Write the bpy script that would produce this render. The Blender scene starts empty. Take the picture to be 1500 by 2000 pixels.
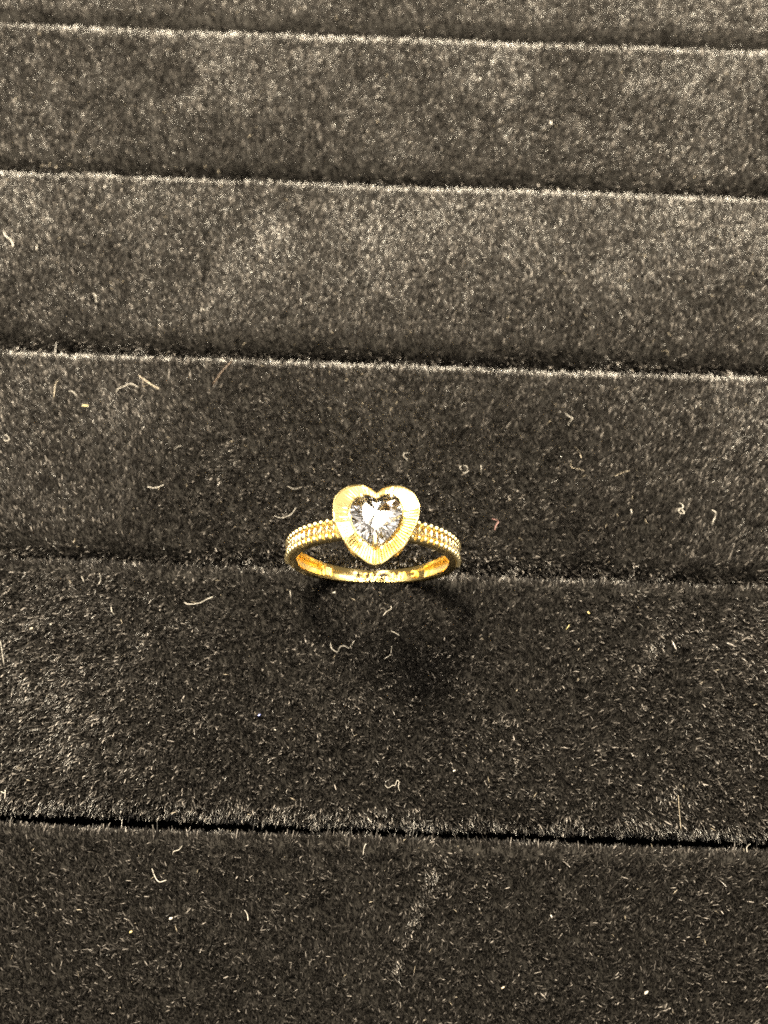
import bpy, bmesh, math, random
import numpy as np
from mathutils import Vector, Matrix

rng = np.random.default_rng(7)
random.seed(7)
MM = 0.001                      # everything below is written in millimetres
sc = bpy.context.scene
COL = sc.collection

# ------------------------------------------------------------------ camera
cam = bpy.data.cameras.new('camera')
cam_o = bpy.data.objects.new('camera', cam)
COL.objects.link(cam_o)
sc.camera = cam_o
cam.sensor_fit = 'VERTICAL'
cam.sensor_height = 36.0
cam.lens = 36.0 * 1502 / 2000
cam.clip_start = 0.002
cam.clip_end = 20
CAM = np.array([0.0, -24.4, 95.0])
th, roll = math.radians(71), math.radians(2.1)
fw = Vector((0, math.cos(th), -math.sin(th)))
r0 = Vector((1, 0, 0))
u0 = r0.cross(fw)
R_ = math.cos(roll) * r0 + math.sin(roll) * u0
U_ = -math.sin(roll) * r0 + math.cos(roll) * u0
m = Matrix((R_, U_, -fw)).transposed().to_4x4()
m.translation = Vector(CAM * MM)
cam_o.matrix_world = m
cam.dof.use_dof = True
cam.dof.focus_distance = 0.0865
cam.dof.aperture_fstop = 20.0
sc.render.resolution_x, sc.render.resolution_y = 768, 1024

# ------------------------------------------------------------------ world, showcase lamp and added lights
w = bpy.data.worlds.new('World')
sc.world = w
w.use_nodes = True
bg = w.node_tree.nodes['Background']
bg.inputs['Color'].default_value = (1.0, 0.86, 0.66, 1)
bg.inputs['Strength'].default_value = 0.2


def area(name, pos, target, size, watts, colour, shape='DISK', size_y=None):
    l = bpy.data.lights.new(name, 'AREA')
    l.shape = shape
    l.size = size * MM
    if size_y:
        l.size_y = size_y * MM
    l.energy = watts
    l.color = colour
    o = bpy.data.objects.new(name, l)
    COL.objects.link(o)
    o.location = Vector(pos) * MM
    d = (Vector(target) - Vector(pos)).normalized()
    o.rotation_euler = d.to_track_quat('-Z', 'Y').to_euler()
    return o


KEY_D = Vector((-0.285, 0.615, 1.0)).normalized()
area('showcase_lamp', KEY_D * 240 + Vector((0, 0, 10)), (0, 0, 5), 64, 6.2, (1.0, 0.85, 0.61))
area('added_panel', (-60, 260, 900), (0, 0, 10), 1100, 2.7, (1.0, 0.90, 0.76), 'RECTANGLE', 760)  # unseen panel added to brighten the heart plate and stone
for k_, (x_, y_) in enumerate(((-620, 150), (520, 420), (-250, -330), (430, -160), (60, 820), (-820, 640), (860, 60), (-60, 210))):
    area('added_sparkle_spot', (x_, y_, 940), (0, 0, 0), 220, 1.1, (1.0, 0.92, 0.80))  # unseen spots added for sparkle in the stone and gold
area('added_back_strip', (10, 172, 132), (0, 40, 0), 360, 7.2, (1.0, 0.87, 0.65), 'RECTANGLE', 14)  # unseen strip added to brighten the rear cushions and their far lips
sc.view_settings.view_transform = 'Standard'
sc.view_settings.look = 'None'
sc.view_settings.exposure = 0.0
sc.view_settings.gamma = 1.0
sc.cycles.use_denoising = False
sc.cycles.filter_width = 1.7
sc.cycles.max_bounces = 14
sc.cycles.transmission_bounces = 12
sc.cycles.glossy_bounces = 6
sc.cycles.diffuse_bounces = 3
sc.cycles.sample_clamp_indirect = 5.0
sc.cycles.sample_clamp_direct = 25.0
sc.cycles.blur_glossy = 0.3


# ------------------------------------------------------------------ helpers
def tag(o, label=None, cat=None, group=None, kind=None):
    if label: o['label'] = label
    if cat: o['category'] = cat
    if group: o['group'] = group
    if kind: o['kind'] = kind
    return o


def mesh(name, verts, faces, smooth=False):
    me = bpy.data.meshes.new(name)
    me.from_pydata([tuple(v) for v in (np.asarray(verts, float) * MM)], [], [tuple(int(i) for i in f) for f in faces])
    me.update()
    bm = bmesh.new()
    bm.from_mesh(me)
    bmesh.ops.recalc_face_normals(bm, faces=bm.faces)
    bm.to_mesh(me)
    bm.free()
    if smooth:
        me.polygons.foreach_set('use_smooth', [True] * len(me.polygons))
    return me


def obj(name, me, mat=None, parent=None):
    o = bpy.data.objects.new(name, me)
    COL.objects.link(o)
    if mat is not None and me is not None and not me.materials:
        me.materials.append(mat)
    if parent is not None:
        o.parent = parent
    return o


def empty(name, loc):
    o = bpy.data.objects.new(name, None)
    o.empty_display_size = 0.004
    COL.objects.link(o)
    o.location = Vector(loc) * MM
    return o


def principled(name, col, rough=0.5, metal=0.0, spec=0.5, **kw):
    mt = bpy.data.materials.new(name)
    mt.use_nodes = True
    b = mt.node_tree.nodes['Principled BSDF']
    b.inputs['Base Color'].default_value = (*col, 1)
    b.inputs['Roughness'].default_value = rough
    b.inputs['Metallic'].default_value = metal
    b.inputs['Specular IOR Level'].default_value = spec
    for k, v in kw.items():
        b.inputs[k].default_value = v
    return mt


def bump(mt, scale, dist, detail=3):
    nt = mt.node_tree
    tc = nt.nodes.new('ShaderNodeTexCoord')
    nz = nt.nodes.new('ShaderNodeTexNoise')
    nz.inputs['Scale'].default_value = scale
    nz.inputs['Detail'].default_value = detail
    bp = nt.nodes.new('ShaderNodeBump')
    bp.inputs['Distance'].default_value = dist
    bp.inputs['Strength'].default_value = 1.0
    nt.links.new(tc.outputs['Object'], nz.inputs['Vector'])
    nt.links.new(nz.outputs['Fac'], bp.inputs['Height'])
    nt.links.new(bp.outputs['Normal'], nt.nodes['Principled BSDF'].inputs['Normal'])
    return mt


def vnoise(x, y, seed):
    """smooth value noise in [-1, 1] on the unit lattice"""
    g = np.random.default_rng(seed).uniform(-1, 1, (512, 512))
    xi, yi = np.floor(x).astype(int), np.floor(y).astype(int)
    fx, fy = x - xi, y - yi
    fx, fy = fx * fx * (3 - 2 * fx), fy * fy * (3 - 2 * fy)
    a, b = g[xi % 512, yi % 512], g[(xi + 1) % 512, yi % 512]
    c, d = g[xi % 512, (yi + 1) % 512], g[(xi + 1) % 512, (yi + 1) % 512]
    return (a * (1 - fx) + b * fx) * (1 - fy) + (c * (1 - fx) + d * fx) * fy


# ------------------------------------------------------------------ materials
M_backing = bump(principled('velvet_backing', (0.006, 0.0055, 0.005), 0.9, spec=0.1), 1500, 0.0003)
M_tray = bump(principled('tray_board', (0.006, 0.006, 0.006), 0.9, spec=0.1), 900, 0.0002)

M_pile = principled('velvet_pile', (0.03, 0.027, 0.025), 0.33, spec=0.75)
nt = M_pile.node_tree
hi = nt.nodes.new('ShaderNodeHairInfo')
cr = nt.nodes.new('ShaderNodeValToRGB')
cr.color_ramp.elements[0].color = (0.0032, 0.0029, 0.0028, 1)
cr.color_ramp.elements[1].color = (0.16, 0.148, 0.14, 1)
cr.color_ramp.elements[1].position = 1.0
e = cr.color_ramp.elements.new(0.6); e.color = (0.0088, 0.0080, 0.0076, 1)
e = cr.color_ramp.elements.new(0.9); e.color = (0.033, 0.0302, 0.0285, 1)
nt.links.new(hi.outputs['Random'], cr.inputs['Fac'])
nt.links.new(cr.outputs['Color'], nt.nodes['Principled BSDF'].inputs['Base Color'])

GOLD = (0.95, 0.75, 0.33)
M_gold = bump(principled('polished_gold', GOLD, 0.16, 1.0), 1400, 0.00001)
M_letter = principled('frosted_gold', (0.72, 0.47, 0.12), 0.6, 1.0)
M_plate = principled('diamond_cut_gold', GOLD, 0.09, 1.0)
M_satin = bump(principled('satin_gold', (0.97, 0.86, 0.52), 0.42, 1.0), 6000, 0.00003)
M_bead = principled('bead_gold', (0.96, 0.81, 0.46), 0.24, 1.0)


def glass(name, col, ior):
    mt = bpy.data.materials.new(name)
    mt.use_nodes = True
    n = mt.node_tree
    n.nodes.remove(n.nodes['Principled BSDF'])
    g = n.nodes.new('ShaderNodeBsdfGlass')
    g.inputs['Color'].default_value = (*col, 1)
    g.inputs['Roughness'].default_value = 0.0
    g.inputs['IOR'].default_value = ior
    n.links.new(g.outputs[0], n.nodes['Material Output'].inputs['Surface'])
    return mt


M_gem = glass('clear_gemstone', (0.99, 0.99, 1.0), 2.2)

# ------------------------------------------------------------------ the tray under the cushions
tray = obj('ground', mesh('ground', [(-170, -140, -16), (170, -140, -16), (170, 200, -16), (-170, 200, -16)], [(0, 1, 2, 3)]), M_tray)
tag(tray, 'dark base of the ring tray under the velvet cushions', kind='structure')

# ------------------------------------------------------------------ velvet cushions
PILE = 1.05            # pile length
HALF = 130.0


def pad_profile(y0, y1, rn=3.6, rf=1.1, side=8.0):
    """backing cross-section from the near side up over the top to the far side: points, normals, lengths"""
    zt = -0.85
    pts, nor = [], []
    for k in range(9):
        pts.append((y0, zt - rn - side * (1 - k / 8.0))); nor.append((-1, 0))
    for k in range(1, 9):
        a = k / 8 * math.pi / 2
        pts.append((y0 + rn - rn * math.cos(a), zt - rn + rn * math.sin(a))); nor.append((-math.cos(a), math.sin(a)))
    n = 24
    for k in range(1, n):
        u = k / n
        pts.append((y0 + rn + (y1 - y0 - rn - rf) * u, zt + 0.25 * math.sin(math.pi * u)))
        s = 0.25 * math.pi * math.cos(math.pi * u) / (y1 - y0 - rn - rf)
        nn = math.hypot(s, 1); nor.append((-s / nn, 1 / nn))
    for k in range(0, 9):
        a = k / 8 * math.pi / 2
        pts.append((y1 - rf + rf * math.sin(a), zt - rf + rf * math.cos(a))); nor.append((math.sin(a), math.cos(a)))
    for k in range(1, 9):
        pts.append((y1, zt - rf - side * k / 8.0)); nor.append((1, 0))
    return np.array(pts), np.array(nor)


def swell(x, y):
    """gentle unevenness of the foam under the cloth"""
    return 0.16 * vnoise(x / 23 + 40, y / 17 + 40, 3) + 0.05 * vnoise(x / 6 + 9, y / 6 + 70, 4)


def edge_wave(x, seed):
    return 0.22 * vnoise(x / 26 + 50, x * 0 + 3.3, seed) + 0.06 * vnoise(x / 5 + 50, x * 0 + 7.3, seed + 1)


PADS = [  # near edge, far edge, hair density, label
    (-61.2, -31.45, 'black velvet cushion strip nearest the camera, below the wide black gap, darkest of the strips'),
    (-29.55, -0.05, 'black velvet cushion strip just in front of the ring, its shadow lying across it'),
    (0.25, 30.0, 'black velvet cushion strip just behind the ring, with thin pale lint on its left part'),
    (30.95, 61.2, 'grey-lit black velvet cushion strip, second one back behind the ring'),
    (62.15, 91.7, 'grey-lit black velvet cushion strip, third one back behind the ring'),
    (92.65, 122.5, 'black velvet cushion strip farthest back, only its near edge showing at the top'),
]


# marks where a finger or a tool has stroked the nap: from, to, half-width, change of lean
STROKES = [(7.9, -32.0, 2.2, -46, 1.1, -1.4), (35.6, -6.5, 31.1, -11.7, 1.2, -0.9), (-18.3, 25.5, -24.8, 8.8, 2.6, -0.75), (-16, 55, -27, 39, 2.6, 0.5),
           (43, 54, 31, 43, 3.0, 0.45), (-46, 88, -35, 78, 3.0, -0.4), (12, 24, 16, 8, 2.2, 0.4), (-40, 26, -33, 4, 3.0, 0.35)]


def make_pad(k, y0, y1, label):
    root = empty('velvet_cushion', (0, (y0 + y1) / 2, -12))
    off = np.array([0, (y0 + y1) / 2, -12.0])
    tag(root, label, 'cushion', 'velvet cushion strips of the ring tray')
    P, N = pad_profile(y0, y1, 2.2 if k == 1 else 3.6)
    xs = np.linspace(-HALF, HALF, 131)
    V, F = [], []
    n = len(P)
    slot = 0.75 if k == 2 else 0.0            # the ring holds its slot open
    def shape(x, near, seed):
        wv = edge_wave(x, seed)
        return np.where(near, wv * (0.5 if slot else 1) + slot * np.exp(-((x - 6) / 26) ** 4), wv)
    for x in xs:
        xx = np.full(n, x)
        dz = swell(xx, P[:, 0]) * np.clip((P[:, 1] + 3.5) / 2.6, 0, 1)
        wob = np.where(np.arange(n) < n / 2, shape(xx, True, 20 + k), shape(xx, False, 60 + k))
        wgt = np.abs(N[:, 0])
        V += list(np.stack([xx, P[:, 0] + wob * wgt, P[:, 1] + dz], 1) - off)
    for i in range(len(xs) - 1):
        for j in range(n - 1):
            a = i * n + j
            F.append((a, a + 1, a + n + 1, a + n))
        F.append((i * n, (i + 1) * n, (i + 1) * n + n - 1, i * n + n - 1))
    F.append(tuple(range(n)))
    F.append(tuple(range((len(xs) - 1) * n, len(xs) * n)))
    obj('foam_body', mesh('foam_body', V, F, False), M_backing, root)

    # pile: one fibre at a time, leaning with a slowly varying nap
    seg = np.linalg.norm(np.diff(P, axis=0), axis=1)
    cum = np.concatenate([[0], np.cumsum(seg)])
    ym = (y0 + y1) / 2
    hx = 50 + 0.24 * (ym + 30) + 12           # half-width that the photograph can see, with a margin
    dens = float(np.clip(27 - 0.10 * (ym + 15), 16, 28))
    s0, s1 = 4.0, cum[-1] - 4.0
    n1 = int(2 * hx * (s1 - s0) * dens)
    n2 = int(2 * (112 - hx) * (s1 - s0) * 7)
    s = rng.uniform(s0, s1, n1 + n2)
    x = np.concatenate([rng.uniform(-hx, hx, n1), rng.uniform(hx, 112, n2) * rng.choice([-1, 1], n2)])
    py = np.interp(s, cum, P[:, 0]); pz = np.interp(s, cum, P[:, 1])
    ny = np.interp(s, cum, N[:, 0]); nz = np.interp(s, cum, N[:, 1])
    nn = np.hypot(ny, nz); ny /= nn; nz /= nn
    pz = pz + swell(x, py) * np.clip((pz + 3.5) / 2.6, 0, 1)
    py = py + np.where(s < cum[-1] / 2, shape(x, True, 20 + k), shape(x, False, 60 + k)) * np.abs(ny)
    tot = len(x)
    # nap lean along x and along the profile
    S = s + 300 * k
    lx = 0.30 * vnoise(x / 19 + 80, S / 15, 31) + 0.22 * vnoise(x / 7 + 80, S / 6, 32)
    ls = -0.05 + 0.30 * vnoise(x / 16 + 80, S / 14, 33) + 0.22 * vnoise(x / 6 + 80, S / 7, 34)
    # lean shaped for brightness: paler strips behind, darker round the ring and in front
    far = np.clip((py - (y1 - 1.6)) / 1.2, 0, 1)              # back lip: fibres stand up straight
    near = np.clip((py - y0) / 5.0, 0, 1) if k > 1 else np.ones(tot)
    back = (1.15 if k < 4 else 0.60) - (1.45 if k < 4 else 0.9) * np.exp(-(np.abs(x + 1) / 33) ** 2.5 - (np.abs(py - 3) / 23) ** 3)
    front = np.where(x < 0, 0.15 - 0.55 * np.clip((-x - 14) / 30, 0, 1), 0.15 - 0.25 * np.clip((x - 14) / 30, 0, 1))
    front = front + (0.70 - front) / (1 + np.exp((py + 30.5) / 0.8))
    nap = back if k > 1 else front
    for ax, ay, bx, by, wd, am in STROKES:
        t_ = np.clip(((x - ax) * (bx - ax) + (py - ay) * (by - ay)) / ((bx - ax) ** 2 + (by - ay) ** 2), 0, 1)
        dd = np.hypot(x - ax - t_ * (bx - ax), py - ay - t_ * (by - ay))
        nap = nap + am * np.exp(-(dd / wd) ** 2) * np.minimum(1, np.minimum(t_, 1 - t_) * 5 + 0.15)
    far = far * (1 if k > 1 else 0.6)
    ls += (nap * near + 0.25 * (1 - near)) * np.clip(nz, 0, 1) * (1 - far) + (0.75 if k > 1 else -0.12 + 0.12 * np.clip(x / 30, 0, 1) * k + 0.9 * (k == 1) * np.exp(-((x + 1) / 8.5) ** 4)) * far      # and close over the foot of the ring
    # small tufts that cling together
    lx += 0.38 * vnoise(x / 0.7 + 90, S / 0.7, 35) + 0.22 * vnoise(x / 1.7 + 90, S / 1.7, 36)
    ls += 0.38 * vnoise(x / 0.7 + 90, S / 0.7, 37) + 0.22 * vnoise(x / 1.7 + 90, S / 1.7, 38)
    lx += rng.normal(0, 0.30, tot); ls += rng.normal(0, 0.30, tot)
    ln = PILE * (rng.uniform(0.72, 1.08, tot) + 0.12 * vnoise(x / 1.1 + 20, S / 1.1, 39))
    ln = ln * (0.30 + 0.70 * np.clip((nz + 0.05) / 0.45, 0, 1))     # shortened where the strips face each other, so the gaps look black
    ln = np.where((py > y1 - 1.2) & (nz > 0.3) & ((k > 1) | (np.abs(x + 1) < 8)), ln * 1.2, ln)
    stray = rng.random(tot) < 0.012
    ln = np.where(stray, ln * rng.uniform(1.1, 1.5, tot), ln)
    ty, tz = nz, -ny                            # tangent along the profile
    d = np.stack([lx, ny + ls * ty, nz + ls * tz], 1)
    d /= np.linalg.norm(d, axis=1)[:, None]
    nrm = np.stack([np.zeros(tot), ny, nz], 1)
    p0 = np.stack([x, py, pz], 1) - nrm * 0.1
    mid = p0 + (0.45 * nrm + 0.55 * d) * (ln * 0.55)[:, None]
    curl = rng.normal(0, 0.16, (tot, 3)) * np.where(stray, 2.0, 1.0)[:, None]
    tip = mid + (d + curl) * (ln * 0.5)[:, None]
    pos = np.stack([p0, mid, tip], 1).reshape(-1, 3) - off
    rad = np.repeat(rng.uniform(0.034, 0.064, tot), 3) * np.tile([1.0, 0.95, 0.5], tot)
    hc = bpy.data.hair_curves.new('pile')
    hc.add_curves([3] * tot)
    hc.attributes['position'].data.foreach_set('vector', (pos * MM).astype(np.float32).ravel())
    ra = hc.attributes.get('radius') or hc.attributes.new('radius', 'FLOAT', 'POINT')
    ra.data.foreach_set('value', (rad * MM).astype(np.float32))
    hc.materials.append(M_pile)
    o = obj('pile', hc, None, root)
    o['kind'] = 'stuff'
    return tot


total = sum(make_pad(k, *a) for k, a in enumerate(PADS))
print('fibres', total)

# ------------------------------------------------------------------ the ring
RC = np.array([-1.1, 0.15, 7.95])
R_OUT, R_IN = 9.95, 8.85
ring = empty('gold_ring', RC)
ring.rotation_euler = (math.radians(-2.0), 0, math.radians(1.0))
tag(ring, 'yellow gold ring with clear heart stone on fluted heart plate, standing between black velvet cushions', 'ring')


def cyl(phi, r, y):
    """point of the band: phi from the top, r from the axis, y across"""
    return (r * math.sin(phi), y, r * math.cos(phi))


def band_half(phi):      # half-width of the band
    a = abs(phi)
    return 1.12 - 0.34 * max(0.0, (a - 1.9) / 1.24)


REC0, REC1 = math.radians(24), math.radians(134)     # the hollow behind each shoulder
W_REC = 0.30
phis = sorted(set([i / 200 * 2 * math.pi - math.pi for i in range(200)] + [s * a for s in (-1, 1) for a in (REC0 - .004, REC0 + .004, REC1 - .004, REC1 + .004)]))
V, F = [], []
for p in phis:
    h = band_half(p)
    d = 0.78 if REC0 < abs(p) < REC1 else 0.0
    ro = R_OUT - (0.16 if abs(p) < math.radians(94) else 0.0)
    hr = h - W_REC
    rp = [(ro - .12, -h), (ro, -h + .12), (ro, h - .12), (ro - .12, h), (R_IN + .06, h), (R_IN - .04, h - .09),
          (R_IN + .03, hr), (R_IN + (d or .17), hr - .06 - (0 if d else .35)), (R_IN + (d or .17), -hr + .06 + (0 if d else .35)), (R_IN + .03, -hr), (R_IN - .04, -h + .09), (R_IN + .06, -h)]
    V += [cyl(p, r, y) for r, y in rp]
n = 12
NP = len(phis)
for i in range(NP):
    for j in range(n):
        F.append((i * n + j, i * n + (j + 1) % n, ((i + 1) % NP) * n + (j + 1) % n, ((i + 1) % NP) * n + j))
me = mesh('band', V, F, True)
me.set_sharp_from_angle(angle=math.radians(28))
band = obj('band', me, M_gold, ring)

# satin lining of the two hollows
for s in (-1, 1):
    V, F = [], []
    K = 40
    for i in range(K + 1):
        p = s * (REC0 + .01 + (REC1 - REC0 - .02) * i / K)
        hr = band_half(p) - W_REC - 0.075
        V += [cyl(p, R_IN + .765, -hr), cyl(p, R_IN + .74, 0), cyl(p, R_IN + .765, hr), cyl(p, R_IN + .774, hr), cyl(p, R_IN + .774, -hr)]
    for i in range(K):
        for j in range(5):
            F.append((i * 5 + j, i * 5 + (j + 1) % 5, (i + 1) * 5 + (j + 1) % 5, (i + 1) * 5 + j))
    F += [(0, 1, 2, 3, 4), tuple(K * 5 + j for j in range(5))]
    obj('hollow_lining', mesh('hollow_lining', V, F, True), M_satin, ring)

# hallmark plate inside the band, left of the lettering
HP = math.radians(-141.0)


def on_inner(u, v, hgt, phi0):
    """u along the band, v across it (towards the far side), hgt towards the axis"""
    return cyl(phi0 + u / R_IN, R_IN - hgt, v)


def frame_mesh(name, hu, hv, t, h0, h1, phi0, v0):
    V, F = [], []
    def rr(a, b):
        c = 0.28 * min(a, b)
        return [(a, b - c), (a - c, b), (-a + c, b), (-a, b - c), (-a, -b + c), (-a + c, -b), (a - c, -b), (a, -b + c)]
    o_, i_ = rr(hu, hv), rr(hu - t, hv - t)
    for hh, loop in ((h0, o_), (h1, o_), (h1, i_), (h0, i_)):
        V += [on_inner(u, v + v0, hh, phi0) for u, v in loop]
    for L in range(4):
        for j in range(8):
            F.append((L * 8 + j, L * 8 + (j + 1) % 8, ((L + 1) % 4) * 8 + (j + 1) % 8, ((L + 1) % 4) * 8 + j))
    return mesh(name, V, F)


hall = obj('hallmark_plate', frame_mesh('hallmark_plate', 0.62, 0.74, 0.10, -0.20, 0.06, HP, 0.0), M_gold, ring)
obj('stamp', frame_mesh('stamp', 0.40, 0.46, 0.09, -0.20, 0.0, HP, 0.0), M_satin, hall)
obj('stamp', frame_mesh('stamp', 0.20, 0.24, 0.08, -0.20, -0.03, HP, 0.0), M_satin, hall)

# raised letters inside the band: CNK 585, upside down for the camera
for ch, xw in (('C', 5.15), ('N', 3.65), ('K', 2.35), ('5', 0.62), ('8', -0.22), ('5', -1.06)):
    fc = bpy.data.curves.new('letter_' + ch, 'FONT')
    fc.body = ch
    fc.size = 1.3
    fc.align_x = 'CENTER'
    fc.extrude = 0.15
    fc.resolution_u = 3
    fc.offset = 0.02
    tmp = bpy.data.objects.new('tmp', fc)
    COL.objects.link(tmp)
    bpy.context.view_layer.update()
    me = bpy.data.meshes.new_from_object(tmp.evaluated_get(bpy.context.evaluated_depsgraph_get()))
    bpy.data.objects.remove(tmp)
    phi0 = math.pi - math.asin(xw / R_IN)
    for v in me.vertices:
        tx, ty_, tz_ = v.co
        # rotated half a turn: +text x runs to world -x, +text y towards the camera
        v.co = Vector(on_inner(tx * 0.78, -(ty_ - 0.46) * 0.85 - 0.05, -0.03 + tz_, phi0)) * MM
    me.name = 'letter'
    me.update()
    obj('letter', me, M_letter, ring)

# ---- heart
HALF_HEART = [(0, .55), (.09, .605), (.21, .68), (.36, .72), (.54, .713), (.69, .665), (.83, .575), (.935, .448), (.99, .30), (1.0, .15),
              (.985, -.015), (.93, -.18), (.855, -.35), (.755, -.53), (.63, -.70), (.466, -.86), (.30, -.985), (.14, -1.085), (0, -1.125)]


def catmull(p, per=24):
    p = [np.array(q, float) for q in p]
    p = [2 * p[0] - p[1]] + p + [2 * p[-1] - p[-2]]
    out = []
    for i in range(1, len(p) - 2):
        a, b, c, d = p[i - 1:i + 3]
        for k in range(per):
            t = k / per
            out.append(0.5 * (2 * b + (c - a) * t + (2 * a - 5 * b + 4 * c - d) * t * t + (3 * b - a - 3 * c + d) * t ** 3))
    out.append(p[-2])
    return np.array(out)


def heart(nn):
    """nn outline points (even) by arc length, from the cleft clockwise; index nn/2 is the tip"""
    c = catmull(HALF_HEART)
    L = np.concatenate([[0], np.cumsum(np.linalg.norm(np.diff(c, axis=0), axis=1))])
    t = np.linspace(0, L[-1], nn // 2 + 1)
    h = np.stack([np.interp(t, L, c[:, 0]), np.interp(t, L, c[:, 1])], 1)
    l = h[1:-1][::-1] * [-1, 1]
    return np.concatenate([h, l])


HW = 4.52
HX, HY, HZ = 0.30, 0.45, 12.15           # heart centre in the ring's frame, rim height


def heart_xyz(o, scale, z, dy=0.0):
    return [(HX + x * HW * scale, (y * scale) / 0.955 * HW + dy + HY, z) for x, y in o]


N_R = 76
NH = N_R * 4
O = heart(NH)
V, F = [], []


def loft(rings, close_first=False, close_last=False):
    V, F = [], []
    k = len(rings[0])
    for r in rings: V += r
    for i in range(len(rings) - 1):
        for j in range(k):
            F.append((i * k + j, i * k + (j + 1) % k, (i + 1) * k + (j + 1) % k, (i + 1) * k + j))
    if close_first: F.append(tuple(range(k)))
    if close_last: F.append(tuple((len(rings) - 1) * k + j for j in range(k)))
    return V, F


# outer wall and rim
V, F = loft([heart_xyz(O, .90, HZ - 2.2), heart_xyz(O, .955, HZ - 1.5), heart_xyz(O, .985, HZ - .35), heart_xyz(O, 1.0, HZ - .12),
             heart_xyz(O, .995, HZ - .03), heart_xyz(O, .98, HZ), heart_xyz(O, .965, HZ - .03), heart_xyz(O, .96, HZ - .12), heart_xyz(O, .955, HZ - .3),
             heart_xyz(O, .93, HZ - 1.4), heart_xyz(O, .88, HZ - 2.2)])
k = len(O)
for j in range(k):
    F.append((j, (j + 1) % k, 10 * k + (j + 1) % k, 10 * k + j))
me = mesh('heart_wall', V, F, True)
me.set_sharp_from_angle(angle=math.radians(40))
wall_o = obj('heart_wall', me, M_gold, ring)
# fluted dish between the rim and the stone
rings = []
SC = [.962, .93, .86, .78, .70, .645, .63]
for i, s_ in enumerate(SC):
    u = (0.962 - s_) / (0.962 - 0.63)
    base = HZ - 0.10 - 0.20 * u
    rr = []
    for j, (x, y) in enumerate(O):
        amp = 0.21 * (0.03 + 0.97 * min(1, max(0, 0.1 - 0.9 * y + 0.75 * x)))       # cut deeper towards the tip and one flank
        tri = (0.12, 0.12, 0.12, -0.5)[j % 4]        # a narrow groove after every flat ray
        env = min(1, 0.25 + 2.2 * u) if u < 0.9 else 0.4
        jit = 0.35 * math.sin(j // 4 * 2.399) 
        base_j = base + 0.05 * (u - .5) * math.sin(j // 22 * 2.1 + 1.0)
        z = base_j + amp * 2 * tri * env * (1 + jit)
        rr.append((HX + x * HW * s_, y * s_ / 0.955 * HW + HY, z))
    rings.append(rr)
rings.append(heart_xyz(O, .62, HZ - 1.0))
rings.append(heart_xyz(O, .95, HZ - 1.0))
V, F = loft(rings)
k = len(O)
L_ = len(rings) - 1
for j in range(k):
    F.append((L_ * k + j, L_ * k + (j + 1) % k, (j + 1) % k, j))
obj('fluted_plate', mesh('fluted_plate', V, F, False), M_plate, ring)
# collar that holds the stone
O2 = heart(96)
V, F = loft([heart_xyz(O2, .655, HZ - .75), heart_xyz(O2, .648, HZ - .28), heart_xyz(O2, .63, HZ - .20), heart_xyz(O2, .60, HZ - .26), heart_xyz(O2, .56, HZ - .9),
             heart_xyz(O2, .30, HZ - 2.1)], False, True)
me = mesh('stone_collar', V, F, True)
me.set_sharp_from_angle(angle=math.radians(40))
obj('stone_collar', me, M_gold, ring)
# the stone
G = heart(32)
GS, GZ = 0.632, HZ - 0.10


def gp(pt, s_, z, pull=0.0):
    x, y = pt
    return (HX + x * HW * GS * 0.95 * s_, (y * s_ * 1.03 + pull) * GS / 0.955 * HW + HY + 0.16, z)


V = []
T = lambda i: (i % 16)
Sx = lambda i: 16 + (i % 16)
Gu = lambda i: 32 + (i % 32)
Gl = lambda i: 64 + (i % 32)
Pm = lambda i: 96 + (i % 16)
CU = 112
V += [gp(G[2 * i], 0.54, GZ + 0.62, -.02) for i in range(16)]
V += [gp(G[2 * i + 1], 0.81, GZ + 0.36, -.01) for i in range(16)]
V += [gp(G[i], 1.0, GZ + 0.06) for i in range(32)]
V += [gp(G[i], 1.0, GZ - 0.06) for i in range(32)]
V += [gp(G[2 * i + 1], 0.42, GZ - 1.30, -.03) for i in range(16)]
V += [(HX, HY - 0.12, GZ - 2.15)]
V += [(HX, HY + 0.2, GZ + 0.63)]
F = []
for i in range(16):
    F.append((T(i), T(i + 1), 113))
    F += [(T(i), Sx(i), T(i + 1)), (T(i), Sx(i - 1), Gu(2 * i)), (T(i), Gu(2 * i), Sx(i)),
          (Sx(i), Gu(2 * i), Gu(2 * i + 1)), (Sx(i), Gu(2 * i + 1), Gu(2 * i + 2)),
          (Gl(2 * i), Gl(2 * i + 1), Pm(i)), (Gl(2 * i + 1), Gl(2 * i + 2), Pm(i)),
          (Gl(2 * i), Pm(i), CU), (Gl(2 * i), CU, Pm(i - 1))]
for i in range(32):
    F.append((Gu(i), Gu(i + 1), Gl(i + 1), Gl(i)))
rs = np.random.default_rng(5)
V = [(x + rs.uniform(-.05, .05) * (i < 32 or i > 95), y + rs.uniform(-.05, .05) * (i < 32 or i > 95), z + (rs.uniform(-.03, .03) if 15 < i < 32 or i > 95 else rs.uniform(-.035, .035) if i < 16 else 0) + 0.10 * (x - HX) + 0.02 * (y - HY)) for i, (x, y, z) in enumerate(V)]
obj('heart_stone', mesh('heart_stone', V, F), M_gem, ring)


def blob(name, mat, sx, sy, sz, seg=10, rings_=7):
    bm = bmesh.new()
    bmesh.ops.create_uvsphere(bm, u_segments=seg, v_segments=rings_, radius=1.0)
    for v in bm.verts:
        v.co = Vector((v.co.x * sx, v.co.y * sy, v.co.z * sz)) * MM
    me = bpy.data.meshes.new(name)
    bm.to_mesh(me); bm.free()
    me.polygons.foreach_set('use_smooth', [True] * len(me.polygons))
    me.materials.append(mat)
    return me


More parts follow.
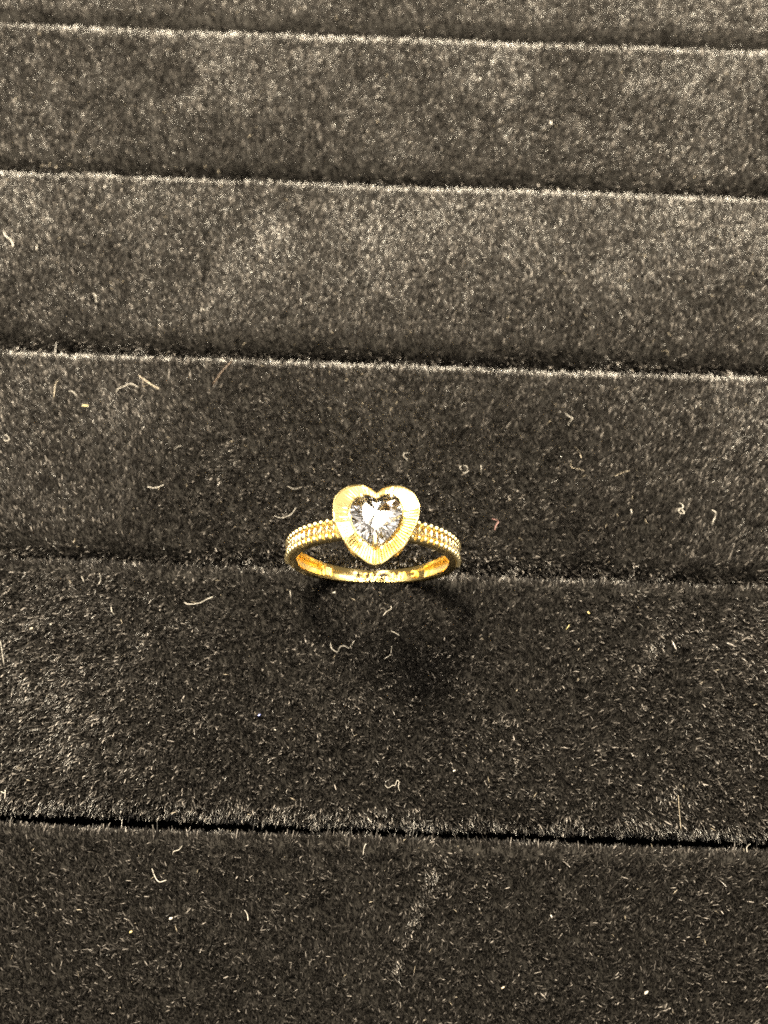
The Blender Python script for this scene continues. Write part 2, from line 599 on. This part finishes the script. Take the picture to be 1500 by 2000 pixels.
# claws: one on each lobe, a V over the tip
claw = blob('claw', M_bead, 0.26, 0.40, 0.24, 12, 8)
for s in (-1, 1):
    o = obj('claw', claw, None, ring)
    o.location = Vector((HX + s * 0.56 * HW * GS, 0.66 * GS / .955 * HW + .10 + HY, GZ + 0.26)) * MM
    o.rotation_euler = (math.radians(-30), 0, math.radians(-s * 20))
V, F = [], []
for x0, y0, z0, w_ in ((0, -1.22, -.5, .30), (0, -1.16, .20, .30), (0, -1.02, .42, .27), (0, -.80, .46, .20), (0, -.70, .38, .10)):
    yy = y0 * GS / .955 * HW + HY
    V += [(HX - w_, yy + w_ * .35, GZ + z0 - .08), (HX - w_ * .5, yy, GZ + z0 + .06), (HX + w_ * .5, yy, GZ + z0 + .06), (HX + w_, yy + w_ * .35, GZ + z0 - .08), (HX, yy + .12, GZ + z0 - .22)]
for i in range(4):
    for j in range(5):
        F.append((i * 5 + j, i * 5 + (j + 1) % 5, (i + 1) * 5 + (j + 1) % 5, (i + 1) * 5 + j))
F += [tuple(range(5)), tuple(20 + j for j in range(5))]
o = obj('tip_claw', mesh('tip_claw', V, F, True), M_bead, ring)

# the whole head of the ring leans a little away from the camera
LEAN = Matrix.Translation(Vector((HX, HY, HZ)) * MM) @ Matrix.Rotation(math.radians(-7), 4, 'X') @ Matrix.Diagonal((1, 1.055, 1, 1)) @ Matrix.Translation(-Vector((HX, HY, HZ)) * MM)
for o in list(ring.children):
    if o.name.split('.')[0] in ('heart_wall', 'fluted_plate', 'stone_collar', 'heart_stone', 'tip_claw'):
        o.data.transform(LEAN)
    elif o.name.split('.')[0] == 'claw':
        o.location = LEAN @ o.location

# pave shoulders: little stones between two rows of beads
bead = blob('bead', M_bead, 0.30, 0.37, 0.33)
NB = 15
PH0, PH1 = math.radians(24.5), math.radians(92)
claw_bar = blob('claw_bar', M_bead, 0.12, 0.62, 0.22, 8, 6)
# small brilliant
V, F = [], []
for r_, z_ in ((0.20, 0.20), (0.36, 0.02), (0.36, -0.02), (0.0, -0.26)):
    if r_:
        V += [(r_ * math.cos(a * math.pi / 4), r_ * math.sin(a * math.pi / 4), z_) for a in range(8)]
    else:
        V.append((0, 0, z_))
F = [tuple(range(8))]
for a in range(8):
    b = (a + 1) % 8
    F += [(a, b, 8 + b, 8 + a), (8 + a, 8 + b, 16 + b, 16 + a), (16 + a, 16 + b, 24)]
pave = mesh('pave_stone', V, F)
pave.materials.append(M_gem)
for s in (-1, 1):
    for i in range(NB):
        p = s * (PH0 + (PH1 - PH0) * i / (NB - 1))
        for e_ in (-1, 1):
            o = obj('bead', bead, None, ring)
            o.location = Vector(cyl(p, R_OUT + 0.03, e_ * 0.84)) * MM
            o.rotation_euler = (e_ * math.radians(-12), p, random.uniform(-.15, .15))
        o = obj('claw_bar', claw_bar, None, ring)
        o.location = Vector(cyl(p, R_OUT + 0.01, 0)) * MM
        o.rotation_euler = (0, p, random.uniform(-.12, .12))
    for i in range(NB - 1):
        p = s * (PH0 + (PH1 - PH0) * (i + .5) / (NB - 1))
        o = obj('pave_stone', pave, None, ring)
        o.location = Vector(cyl(p, R_OUT + 0.03, 0)) * MM
        o.rotation_euler = (random.uniform(-.05, .05), p + random.uniform(-.05, .05), 0)

# ------------------------------------------------------------------ lint and crumbs lying on the pile (millimetres)
LINT = [
    ('lint_fibre', 'w', 0.087, [(-14.29, 7.29), (-13.54, 7.04), (-12.82, 7.14), (-12.05, 7.59), (-11.51, 8.39)], 'curved white lint hair on the velvet just beside the left end of the ring'),
    ('lint_fibre', 'w', 0.106, [(-24.53, -4.67), (-24.12, -4.85), (-23.36, -4.82), (-22.50, -4.53), (-21.77, -4.11), (-21.04, -3.76)], 'white wavy lint fibre below the slot, a finger-width left of the ring'),
    ('lint_fibre', 'w', 0.077, [(-6.03, -8.92), (-5.80, -9.73), (-5.09, -10.08), (-4.80, -9.51), (-4.24, -9.36), (-3.67, -9.53), (-3.08, -8.62)], 'squiggly W-shaped lint thread lying in front of the ring'),
    ('lint_fibre', 'w', 0.083, [(1.43, -7.25), (1.94, -7.49), (2.46, -7.79)], 'short straight white lint stick inside the shadow in front of the ring'),
    ('lint_fibre', 'w', 0.077, [(1.55, -9.15), (1.51, -9.78), (1.40, -10.22), (0.66, -10.75)], 'hooked lint fibre just in front of the short straight stick in the ring shadow'),
    ('lint_fibre', 'w', 0.064, [(0.35, -5.43), (0.77, -4.83), (1.28, -4.56), (1.33, -4.10)], 'small bent lint fibre lying closest in front of the ring'),
    ('lint_fibre', 'c', 0.128, [(-34.60, 26.87), (-32.97, 25.82), (-31.43, 24.86)], 'straight stiff cream lint splinter on the left part of the strip behind the ring'),
    ('lint_fibre', 'w', 0.113, [(-37.47, 24.22), (-37.06, 24.79), (-36.43, 25.29), (-35.76, 25.55), (-35.12, 25.50), (-34.43, 25.13)], 'arched white lint thread beside the straight cream splinter'),
    ('lint_fibre', 'b', 0.067, [(-22.05, 29.64), (-23.22, 27.90), (-24.36, 25.94)], 'thin straight brown hair near the back edge of the strip behind the ring'),
    ('lint_fibre', 'c', 0.085, [(-45.64, 25.94), (-45.96, 25.37), (-45.93, 24.34), (-45.78, 23.09)], 'pale lint fibre with a bent top, left of the arched white thread'),
    ('lint_fibre', 'w', 0.092, [(-43.92, 24.11), (-43.28, 24.06), (-42.69, 23.46)], 'small curved lint fibre just above the yellow crumb'),
    ('lint_fibre', 'w', 0.099, [(-31.19, 10.55), (-30.51, 10.50), (-29.80, 10.68), (-29.10, 11.07)], 'pale crescent of lint on the strip behind the ring, far left of the heart'),
    ('lint_fibre', 'w', 0.071, [(-28.51, 16.08), (-28.07, 16.40), (-27.42, 16.65)], 'tiny pale lint dash above the crescent of lint'),
    ('lint_fibre', 'w', 0.142, [(-57.85, 50.02), (-57.39, 49.22), (-56.68, 48.70), (-56.19, 48.09), (-55.88, 47.28)], 'white S-shaped lint thread at the left edge of the second strip behind the ring'),
    ('lint_fibre', 'w', 0.113, [(-52.20, 48.99), (-52.65, 48.15), (-52.53, 47.07)], 'short bent lint fibre near the S-shaped thread'),
    ('lint_fibre', 'w', 0.106, [(-43.05, 39.98), (-42.52, 39.39), (-42.51, 38.88), (-42.14, 38.38)], 'small zigzag lint fibre alone on the second strip behind the ring'),
    ('lint_fibre', 'w', 0.109, [(-27.35, 38.07), (-26.52, 37.85)], 'tiny pale lint dash on the second strip, right of the zigzag fibre'),
    ('lint_fibre', 'w', 0.069, [(10.08, 14.50), (9.88, 14.94), (10.22, 15.25), (10.77, 15.12), (10.97, 14.69), (10.70, 14.23), (10.29, 14.29)], 'tiny closed loop of lint to the right above the heart'),
    ('lint_fibre', 'w', 0.055, [(12.68, 15.49), (12.75, 14.83), (12.74, 14.02)], 'fine upright lint hair right of the tiny lint loop'),
    ('lint_fibre', 'w', 0.076, [(3.07, 16.74), (2.45, 16.72), (2.33, 16.34), (2.68, 15.98), (2.89, 15.62)], 'small hook of lint above the right lobe of the heart'),
    ('lint_fibre', 'w', 0.068, [(2.95, 13.49), (3.16, 13.13), (3.30, 12.70)], 'short lint fibre between the heart and the small hook of lint'),
    ('lint_fibre', 'w', 0.061, [(-12.80, 11.27), (-12.11, 11.08), (-11.44, 11.18), (-10.91, 11.35)], 'faint flat lint fibre left above the heart'),
    ('lint_fibre', 'w', 0.087, [(24.45, 23.54), (24.85, 23.09), (25.25, 22.72), (24.88, 22.24), (24.65, 21.77)], 'arrow-shaped bent lint fibre on the right of the strip behind the ring'),
    ('lint_fibre', 'c', 0.079, [(25.48, 18.61), (25.88, 18.18), (26.12, 17.59), (26.23, 16.92)], 'curved cream lint fibre below the arrow-shaped one'),
    ('lint_fibre', 'c', 0.064, [(24.91, 16.72), (24.87, 15.68), (25.68, 15.41), (26.55, 15.15)], 'L-shaped lint fibre under the curved cream one'),
    ('lint_fibre', 'c', 0.064, [(30.54, 14.50), (31.39, 14.98), (32.66, 15.47)], 'faint straight lint fibre right of the L-shaped one'),
    ('lint_fibre', 'w', 0.108, [(38.68, 10.91), (39.15, 10.86), (39.17, 10.36), (38.68, 10.13), (38.83, 9.63), (39.30, 9.58), (39.02, 10.21)], 'knotted clump of white lint on the right of the strip behind the ring'),
    ('lint_fibre', 'w', 0.124, [(42.99, 10.22), (43.35, 9.81), (43.35, 9.17), (42.96, 8.66), (42.83, 8.09)], 'thick white lint flake right of the knotted clump'),
    ('lint_fibre', 'w', 0.127, [(32.41, 9.95), (32.49, 9.18)], 'small white upright lint bit left of the knotted clump'),
    ('lint_fibre', 'p', 0.067, [(14.10, 7.90), (14.70, 7.85), (14.90, 7.44), (14.56, 6.86), (14.42, 6.30)], 'pinkish red curl of lint right of the ring'),
    ('lint_fibre', 'y', 0.093, [(23.18, -6.32), (23.38, -6.00), (23.65, -5.66)], 'short yellowish lint stick on the strip in front, right of the ring'),
    ('lint_fibre', 'w', 0.082, [(1.28, -25.27), (1.65, -25.59), (2.18, -25.29), (2.47, -25.28), (2.64, -24.77), (2.88, -24.87), (2.84, -25.44), (3.03, -25.93)], 'M-shaped lint squiggle in front of the ring shadow, near the wide black gap'),
    ('lint_fibre', 'w', 0.083, [(43.11, -30.16), (42.83, -30.55), (42.71, -31.09)], 'short lint fibre just below the wide black gap at the far right'),
    ('lint_fibre', 'w', 0.089, [(-0.65, -31.64), (-0.87, -32.08), (-0.95, -32.88)], 'short upright lint fibre just below the middle of the wide black gap'),
    ('lint_fibre', 'w', 0.085, [(-22.41, -33.60), (-22.29, -33.17), (-21.79, -32.99), (-21.44, -32.56)], 'Z-shaped lint fibre below the wide black gap on the left'),
    ('lint_fibre', 'w', 0.085, [(-24.53, -34.99), (-24.08, -35.81), (-23.50, -36.31), (-22.78, -36.13)], 'white hook of lint on the nearest strip, under the Z-shaped fibre'),
    ('lint_fibre', 'w', 0.097, [(-13.77, -38.81), (-13.45, -39.31), (-13.28, -39.86)], 'blurred short lint fibre in the middle of the nearest strip'),
    ('lint_fibre', 'c', 0.061, [(35.43, -25.21), (35.44, -26.99), (35.44, -29.02)], 'long thin upright hair on the right, ending at the wide black gap'),
    ('lint_fibre', 'w', 0.078, [(-46.48, -10.28), (-46.10, -11.27), (-45.46, -13.23)], 'lint hair at the left edge of the strip in front of the ring'),
    ('lint_fibre', 'w', 0.111, [(-43.08, -27.52), (-42.63, -27.67), (-42.52, -27.34), (-42.44, -28.39)], 'forked white lint bit at the left edge above the wide black gap'),
    ('lint_fibre', 'w', 0.115, [(-51.38, 16.66), (-50.90, 16.31), (-50.62, 16.62), (-50.84, 17.06), (-51.28, 17.19)], 'small open loop of lint at the left edge of the strip behind the ring'),
    ('lint_fibre', 'w', 0.076, [(-35.62, -1.33), (-35.44, -2.06), (-35.52, -2.79)], 'upright lint fibre just under the slot, left of the wavy white fibre'),
    ('lint_fibre', 'w', 0.077, [(-37.80, -1.81), (-37.42, -2.59)], 'faint lint dash just under the slot near the left'),
    ('lint_fibre', 'w', 0.075, [(-33.64, -5.40), (-33.34, -6.16), (-33.03, -6.54)], 'small bent lint fibre left of the white wavy fibre under the slot'),
    ('lint_fibre', 'w', 0.072, [(-11.49, -2.55), (-11.29, -3.59)], 'tiny upright lint hair in front of the left end of the ring'),
    ('crumb', 'y', 0.242, [(-41.67, 21.94), (-41.21, 22.11), (-40.75, 21.90)], 'pale yellow crumb on the left of the strip behind the ring'),
    ('crumb', 'w', 0.169, [(-6.06, -2.74), (-5.75, -2.66)], 'white crumb just in front of the ring'),
    ('crumb', 'w', 0.276, [(-21.85, -39.94), (-21.74, -39.88)], 'bright round white crumb on the left of the nearest strip'),
    ('crumb', 'y', 0.199, [(-26.04, -41.38), (-25.94, -41.33)], 'small yellowish crumb left below the bright round white one'),
    ('crumb', 'w', 0.190, [(9.26, -23.46), (9.38, -23.40)], 'small white crumb on the strip in front, right of the M-shaped squiggle'),
    ('crumb', 'w', 0.271, [(30.07, -45.44), (30.24, -45.34)], 'white crumb at the bottom right of the nearest strip'),
    ('crumb', 'w', 0.196, [(20.12, -38.31), (20.17, -38.41)], 'small pale crumb in the middle right of the nearest strip'),
    ('crumb', 'c', 0.196, [(-43.01, -8.64), (-42.84, -8.57)], 'cream crumb at the left of the strip in front of the ring'),
    ('crumb', 'w', 0.174, [(-40.72, -8.04), (-40.60, -7.97)], 'tiny white crumb just right of the cream crumb'),
    ('crumb', 'y', 0.201, [(25.97, -4.03), (26.09, -4.15)], 'yellow crumb on the strip in front, right of the ring'),
    ('crumb', 'u', 0.115, [(-14.07, -18.02), (-13.90, -17.89)], 'tiny bluish speck on the strip in front of the ring'),
    ('crumb', 'c', 0.222, [(14.56, -45.46), (14.78, -45.36)], 'blurred cream crumb low on the nearest strip'),
    ('crumb', 'w', 0.296, [(24.10, 74.49), (24.17, 74.18)], 'white crumb on the third strip behind the ring'),
    ('crumb', 'w', 0.140, [(-12.05, -19.54), (-11.93, -19.59)], 'tiny white crumb in front left of the ring shadow'),
]
LINT_COL = {'w': (0.165, 0.157, 0.145), 'c': (0.15, 0.13, 0.10), 'b': (0.07, 0.045, 0.03), 'p': (0.16, 0.085, 0.08), 'y': (0.20, 0.17, 0.08),
            'g': (0.09, 0.085, 0.075), 'u': (0.25, 0.30, 0.75)}
LINT_MAT = {k_: principled('lint_' + n_, LINT_COL[k_], 0.55, spec=0.4) for k_, n_ in
            (('w', 'white'), ('c', 'cream'), ('b', 'brown'), ('p', 'pink'), ('y', 'yellow'), ('g', 'grey'), ('u', 'blue'))}


def height(x, y):
    return 0.02 + float(swell(np.array([x]), np.array([y]))[0]) + 0.22


def tube(name, pts, rad, sides=6):
    """rounded, slightly uneven thread through pts"""
    P_ = catmull(pts, 5) if len(pts) > 2 else np.array([np.array(pts[0]) * (1 - t) + np.array(pts[1]) * t for t in np.linspace(0, 1, 4)])
    V, F = [], []
    n_ = len(P_)
    for i in range(n_):
        t = P_[min(i + 1, n_ - 1)] - P_[max(i - 1, 0)]
        t = t / (np.linalg.norm(t) + 1e-9)
        a = np.cross(t, [0, 0, 1.0]); a /= np.linalg.norm(a) + 1e-9
        b = np.cross(a, t)
        r_ = rad * (0.55 if i in (0, n_ - 1) else 1.0) * random.uniform(.8, 1.15)
        V += [P_[i] + r_ * (math.cos(q * 2 * math.pi / sides) * a + math.sin(q * 2 * math.pi / sides) * b) for q in range(sides)]
    for i in range(n_ - 1):
        for q in range(sides):
            F.append((i * sides + q, i * sides + (q + 1) % sides, (i + 1) * sides + (q + 1) % sides, (i + 1) * sides + q))
    F += [tuple(range(sides)), tuple((n_ - 1) * sides + q for q in range(sides))]
    return mesh(name, V, F, True)


for kind_, ck, rad, pts, lab in LINT:
    c0 = np.array([pts[0][0], pts[0][1], height(*pts[0])])
    if kind_ == 'crumb':
        L3 = math.hypot(pts[-1][0] - pts[0][0], pts[-1][1] - pts[0][1]) / 2 + rad
        bm = bmesh.new()
        bmesh.ops.create_icosphere(bm, subdivisions=1, radius=1.0)
        for v in bm.verts:
            v.co *= random.uniform(.60, 1.15)
            v.co = Vector((v.co.x * L3, v.co.y * rad * .7, v.co.z * rad * .5)) * .85 * MM
        me = bpy.data.meshes.new('crumb'); bm.to_mesh(me); bm.free()
        o = obj('crumb', me, LINT_MAT[ck])
        o.location = Vector((np.mean([p[0] for p in pts]), np.mean([p[1] for p in pts]), c0[2] - .02)) * MM
        o.rotation_euler = (0, 0, math.atan2(pts[-1][1] - pts[0][1], pts[-1][0] - pts[0][0]))
        tag(o, lab, 'crumb', 'crumbs lying on the velvet')
    else:
        P3 = [np.array([x, y, height(x, y) + random.uniform(-.38, .08)]) - c0 for x, y in pts]
        o = obj('lint_fibre', tube('lint_fibre', P3, rad * random.uniform(.40, .52)), LINT_MAT[ck])
        o.location = Vector(c0) * MM
        tag(o, lab, 'lint', 'lint fibres lying on the velvet')

# fine dust: too many specks to count, one object
V, F = [], []
for i in range(900):
    x, y = random.uniform(-75, 75), random.uniform(-55, 100)
    if abs((y + 0.1) % 30.6 - 0) < 1.2: continue
    z = height(x, y) - random.uniform(0, .25)
    l_, r_, a_ = random.choice([.05, .08, .12, .25, .4]), random.uniform(.018, .04), random.uniform(0, math.pi)
    dx, dy, dz = l_ * math.cos(a_), l_ * math.sin(a_), random.uniform(-.1, .2) * l_
    b_ = len(V)
    V += [(x - dx, y - dy, z - dz), (x - r_ * math.sin(a_), y + r_ * math.cos(a_), z), (x + r_ * math.sin(a_), y - r_ * math.cos(a_), z), (x, y, z + r_), (x, y, z - r_), (x + dx, y + dy, z + dz)]
    for p_, q_ in ((1, 3), (3, 2), (2, 4), (4, 1)):
        F += [(b_, b_ + p_, b_ + q_), (b_ + 5, b_ + q_, b_ + p_)]
o = obj('dust', mesh('dust', V, F), LINT_MAT['c'])
tag(o, 'fine pale dust and fluff specks scattered over the black velvet', kind='stuff')
